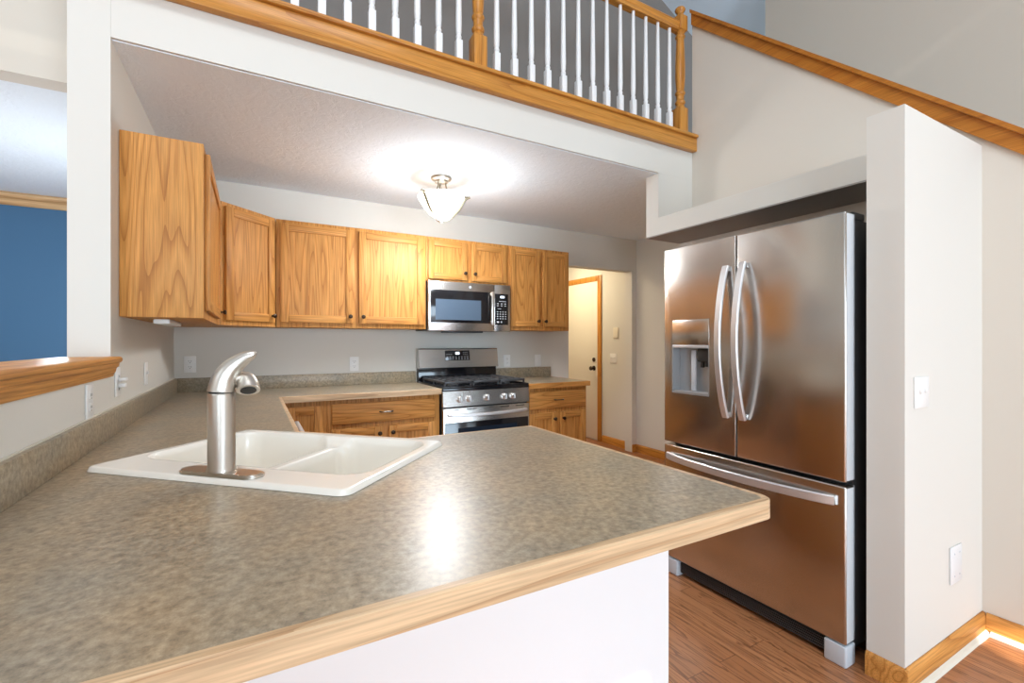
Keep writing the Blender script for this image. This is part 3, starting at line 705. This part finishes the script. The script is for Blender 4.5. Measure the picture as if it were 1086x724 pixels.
sl = math.atan2(.025, .16); MB_ = Matrix.Translation((.236, .5690, 1.102)) @ Matrix.Rotation(-sl, 4, 'X')
bm = BM(); box(bm, 0, .236, -.0025, -.0003, 0, .088, .001, M=MB_); dpn = obj('touch_panel', bm, BLACK, bg)
bm = BM(); box(bm, .098, .136, -.0035, -.0027, .052, .074, M=MB_); obj('clock_display', bm, DISP, dpn)
bm = BM()
for r_ in range(2):
    for k in range(8): box(bm, .012 + k * .028, .012 + k * .028 + .012, -.0035, -.0027, .010 + r_ * .017, .016 + r_ * .017, M=MB_)
for r_ in range(2):
    for k in range(3): box(bm, .172 + k * .018, .178 + k * .018, -.0035, -.0027, .050 + r_ * .018, .056 + r_ * .018, M=MB_)
for k in range(3): box(bm, .012 + k * .020, .020 + k * .020, -.0035, -.0027, .050, .056, M=MB_)
obj('key_marks', bm, MARK, dpn)

# ================================================================ MICROWAVE
mw = thing('microwave', 'stainless over-the-range microwave hung under the short oak cabinet', 'microwave', (1.2475, 3.615, 1.358))
MWW, MWH = .760, .410
bm = BM(); box(bm, .003, MWW - .003, .028, .350, .004, MWH - .001); obj('body', bm, DARKS, mw)
bm = BM(); box(bm, .0, .598, .0, .0275, .0, MWH, .005); md = obj('door', bm, STEEL, mw)
bm = BM(); box(bm, .018, .560, -.003, -.0003, .068, .338, .001); mwn = obj('window_frame', bm, BLACK, md)
bm = BM(); box(bm, .060, .470, -.0042, -.0032, .092, .262); obj('window_pane', bm, MWGLASS, mwn)
bm = BM(); box(bm, .563, .590, -.028, -.016, .052, .344, .005); box(bm, .568, .585, -.016, -.0003, .064, .088, .002); box(bm, .568, .585, -.016, -.0003, .310, .334, .002); obj('handle', bm, steel('mw_handle', (.76, .70, .64), .3, 'z'), md)
bm = BM(); lathe(bm, [(.0135, 0), (.0135, .0015), (0, .0015)], 24, Matrix.Translation((.370, -.0003, .372)) @ Matrix.Rotation(R(90), 4, 'X')); bdg = obj('badge', bm, STEEL, md)
bm = BM(); lathe(bm, [(.0105, 0), (.0118, .0), (.0118, .0006), (.0105, .0006)], 24, Matrix.Translation((.370, -.0019, .372)) @ Matrix.Rotation(R(90), 4, 'X'))
sweep(bm, smooth_path([(.364, -.0024, .376), (.362, -.0024, .370), (.366, -.0024, .367), (.369, -.0024, .372), (.367, -.0024, .377)], 3), [.0007] * 13, 6); sweep(bm, smooth_path([(.378, -.0024, .376), (.373, -.0024, .376), (.373, -.0024, .368), (.378, -.0024, .368)], 3), [.0007] * 10, 6)
obj('monogram', bm, GREY, bdg)
bm = BM(); box(bm, .601, MWW, .0, .0275, .0, MWH, .004); mp_ = obj('control_panel', bm, STEEL, mw)
bm = BM(); box(bm, .606, .736, -.003, -.0003, .058, .330, .001); kp = obj('keypad', bm, BLACK, mp_)
bm = BM(); box(bm, .658, .698, -.0042, -.0032, .294, .312); obj('clock_display', bm, DISP, kp)
bm = BM()
for r_ in range(4):
    for k in range(4): box(bm, .624 + k * .027, .636 + k * .027, -.0040, -.0032, .108 + r_ * .020, .116 + r_ * .020)
for r_ in range(2):
    for k in range(3): box(bm, .624 + k * .037, .642 + k * .037, -.0040, -.0032, .222 + r_ * .018, .229 + r_ * .018)
box(bm, .645, .715, -.0040, -.0032, .262, .267); box(bm, .630, .665, -.0040, -.0032, .196, .200)
obj('key_marks', bm, MARK, kp)
for a, b_ in ((.624, .644), (.662, .674)): obj('start_key', box(BM(), a, b_, -.0040, -.0032, .075, .090), MARK, kp)
bm = BM(); box(bm, .18, .50, .02, .20, -.014, -.0005, .004); obj('vent_filter', bm, IRON, mw)

# ================================================================ CEILING LIGHT
ARMS, _nt, _b = new_mat('antique_nickel'); _b.inputs['Base Color'].default_value = (.27, .235, .165, 1); _b.inputs['Metallic'].default_value = 1; _b.inputs['Roughness'].default_value = .35
LX, LY = 1.175, 3.13
cl = thing('ceiling_light', 'semi-flush ceiling light with lit frosted bowl and scrolled nickel arms', 'ceiling light', (LX, LY, 2.44))
bm = BM(); lathe(bm, [(.0, -.0008), (.070, -.0008), (.074, -.010), (.070, -.020), (.050, -.030), (.046, -.040), (.020, -.046), (0, -.046)], 32); obj('canopy', bm, NICKEL, cl)
bm = BM(); pr = [(.158, -.135), (.166, -.143), (.162, -.158), (.146, -.185), (.120, -.225), (.088, -.262), (.050, -.288), (.018, -.298), (.016, -.294), (.047, -.283), (.083, -.257), (.114, -.221), (.140, -.182), (.155, -.156), (.158, -.146), (.153, -.137)]
lathe(bm, pr, 40); obj('glass_bowl', bm, SHADE, cl, angle=60)
for k in range(3):
    a = R(-31 + 120 * k); ca, sa = math.cos(a), math.sin(a)
    path = smooth_path([(.020, -.306), (.060, -.297), (.100, -.267), (.132, -.230), (.158, -.189), (.178, -.160), (.206, -.147)], 5)
    path = [(p.x, p.y) for p in [Vector((q[0], q[1], 0)) for q in path]]
    bm = BM(); sweep(bm, [(r_ * ca, r_ * sa, z) for r_, z in path], [.0078] * len(path), 10)
    up = smooth_path([(.032, -.040, 0), (.036, -.075, 0), (.060, -.110, 0), (.120, -.136, 0), (.190, -.147, 0)], 5)
    sweep(bm, [(p.x * ca, p.x * sa, p.y) for p in up], [.0045] * len(up), 10); obj('arm', bm, ARMS, cl)
bm = BM(); lathe(bm, [(.0, -.299), (.030, -.299), (.030, -.306), (.012, -.312), (.008, -.320), (.011, -.326), (0, -.330)], 20); obj('finial', bm, NICKEL, cl)
bm = BM(); lathe(bm, [(.006, -.046), (.006, -.298)], 12); obj('stem', bm, NICKEL, cl)
lamp = point('kitchen_bulb', (LX + .05, LY - .04, 2.26), 6, (1.0, 0.97, 0.93), .05)
lamp2 = point('kitchen_bulb', (LX, LY - .05, 2.04), 21, (0.93, 0.975, 1.0), .14)
lamp3 = area('kitchen_bowl_light', (LX, LY, 2.10), (0, 0, 0),   .30, .30, 10, (0.95, 0.98, 1.0)); lamp3.data.shape = 'DISK'

# ================================================================ OUTLETS AND SWITCHES   (local x right, z up, front towards -y)
def plate(t, w=.072, h=.116, mat=WHITE): 
    bm = BM(); box(bm, -w / 2, w / 2, -.006, -.0005, -h / 2, h / 2, .003); return obj('plate', bm, mat, t)
def outlet(label, loc, rz, group='electrical outlets'):
    t = thing('outlet', label, 'outlet', loc, rz, group); p = plate(t)
    for zz in (-.020, .020):
        bm = BM(); prism(bm, stadium(.034, .029), 0, .002, M=Matrix.Translation((0, -.0062, zz)) @ Matrix.Rotation(R(90), 4, 'X')); r_ = obj('receptacle', bm, WHITE, t)
        bm = BM(); box(bm, -.008, -.006, -.0088, -.0083, zz - .002, zz + .008); box(bm, .006, .008, -.0088, -.0083, zz - .002, zz + .007); box(bm, -.002, .002, -.0088, -.0083, zz - .011, zz - .006); obj('slots', bm, HOLE, r_)
    return t
def switch(label, loc, rz, n=1, group='wall switches'):
    w = .072 + .046 * (n - 1); t = thing('light_switch', label, 'switch', loc, rz, group); plate(t, w)
    for k in range(n):
        x = (k - (n - 1) / 2) * .046
        bm = BM(); box(bm, x - .005, x + .005, -.014, -.0062, -.004, .012, .002); obj('toggle', bm, WHITE, t)
    return t
outlet('white outlet on the back wall in the left corner, behind the faucet', (-.383, YB, 1.109), 0)
outlet('white outlet on the back wall between the corner and the range', (.733, YB, 1.086), 0)
outlet('white outlet on the back wall just right of the range', (2.165, YB, 1.082), 0)
switch('faint white wall plate above the short countertop, next to the hallway opening', (2.52, YB, 1.080), 0)
outlet('white outlet on the left wall below the sill, nearest the viewer', (XL, 2.03, 1.070), R(90))
t = outlet('white outlet with a plug-in adapter on the left wall near the sill end', (XL, 2.40, 1.108), R(90))
bm = BM(); box(bm, -.016, .016, -.034, -.0092, .004, .016, .003); box(bm, -.016, .016, -.030, -.0092, -.022, -.006, .003); obj('adapter', bm, WHITE, t)
switch('narrow white switch on the left wall under the wall cabinet', (XL, 2.97, 1.108), R(90))
switch('white double switch on the narrow wall beside the refrigerator', (2.188, .77, 1.080), 0, 2)
bm = None
t = thing('blank_plate', 'white blank plate low on the wall beside the refrigerator', 'wall plate', (2.505, .77, .363), 0)
plate(t, .112, .15, plain('painted_plate', (.74, .74, .74), .45))
bm = BM()
for zz in (-.045, .045):
    for xx in (-.02, .03): lathe(bm, [(.004, 0), (.003, .0015), (0, .0015)], 10, Matrix.Translation((xx, -.0062, zz)) @ Matrix.Rotation(R(90), 4, 'X'))
obj('screw', bm, GREY, t)
switch('cream double switch beside the hallway door', (XK, 4.36, 1.065), R(-90), 2)
t = thing('door_chime', 'plain cream box on the hallway wall above the double switch', 'chime', (XK, 4.31, 1.375), R(-90))
bm = BM(); box(bm, -.045, .045, -.012, -.0005, -.065, .065, .004); obj('cover', bm, plain('cream_plastic', (.78, .72, .60), .5), t)
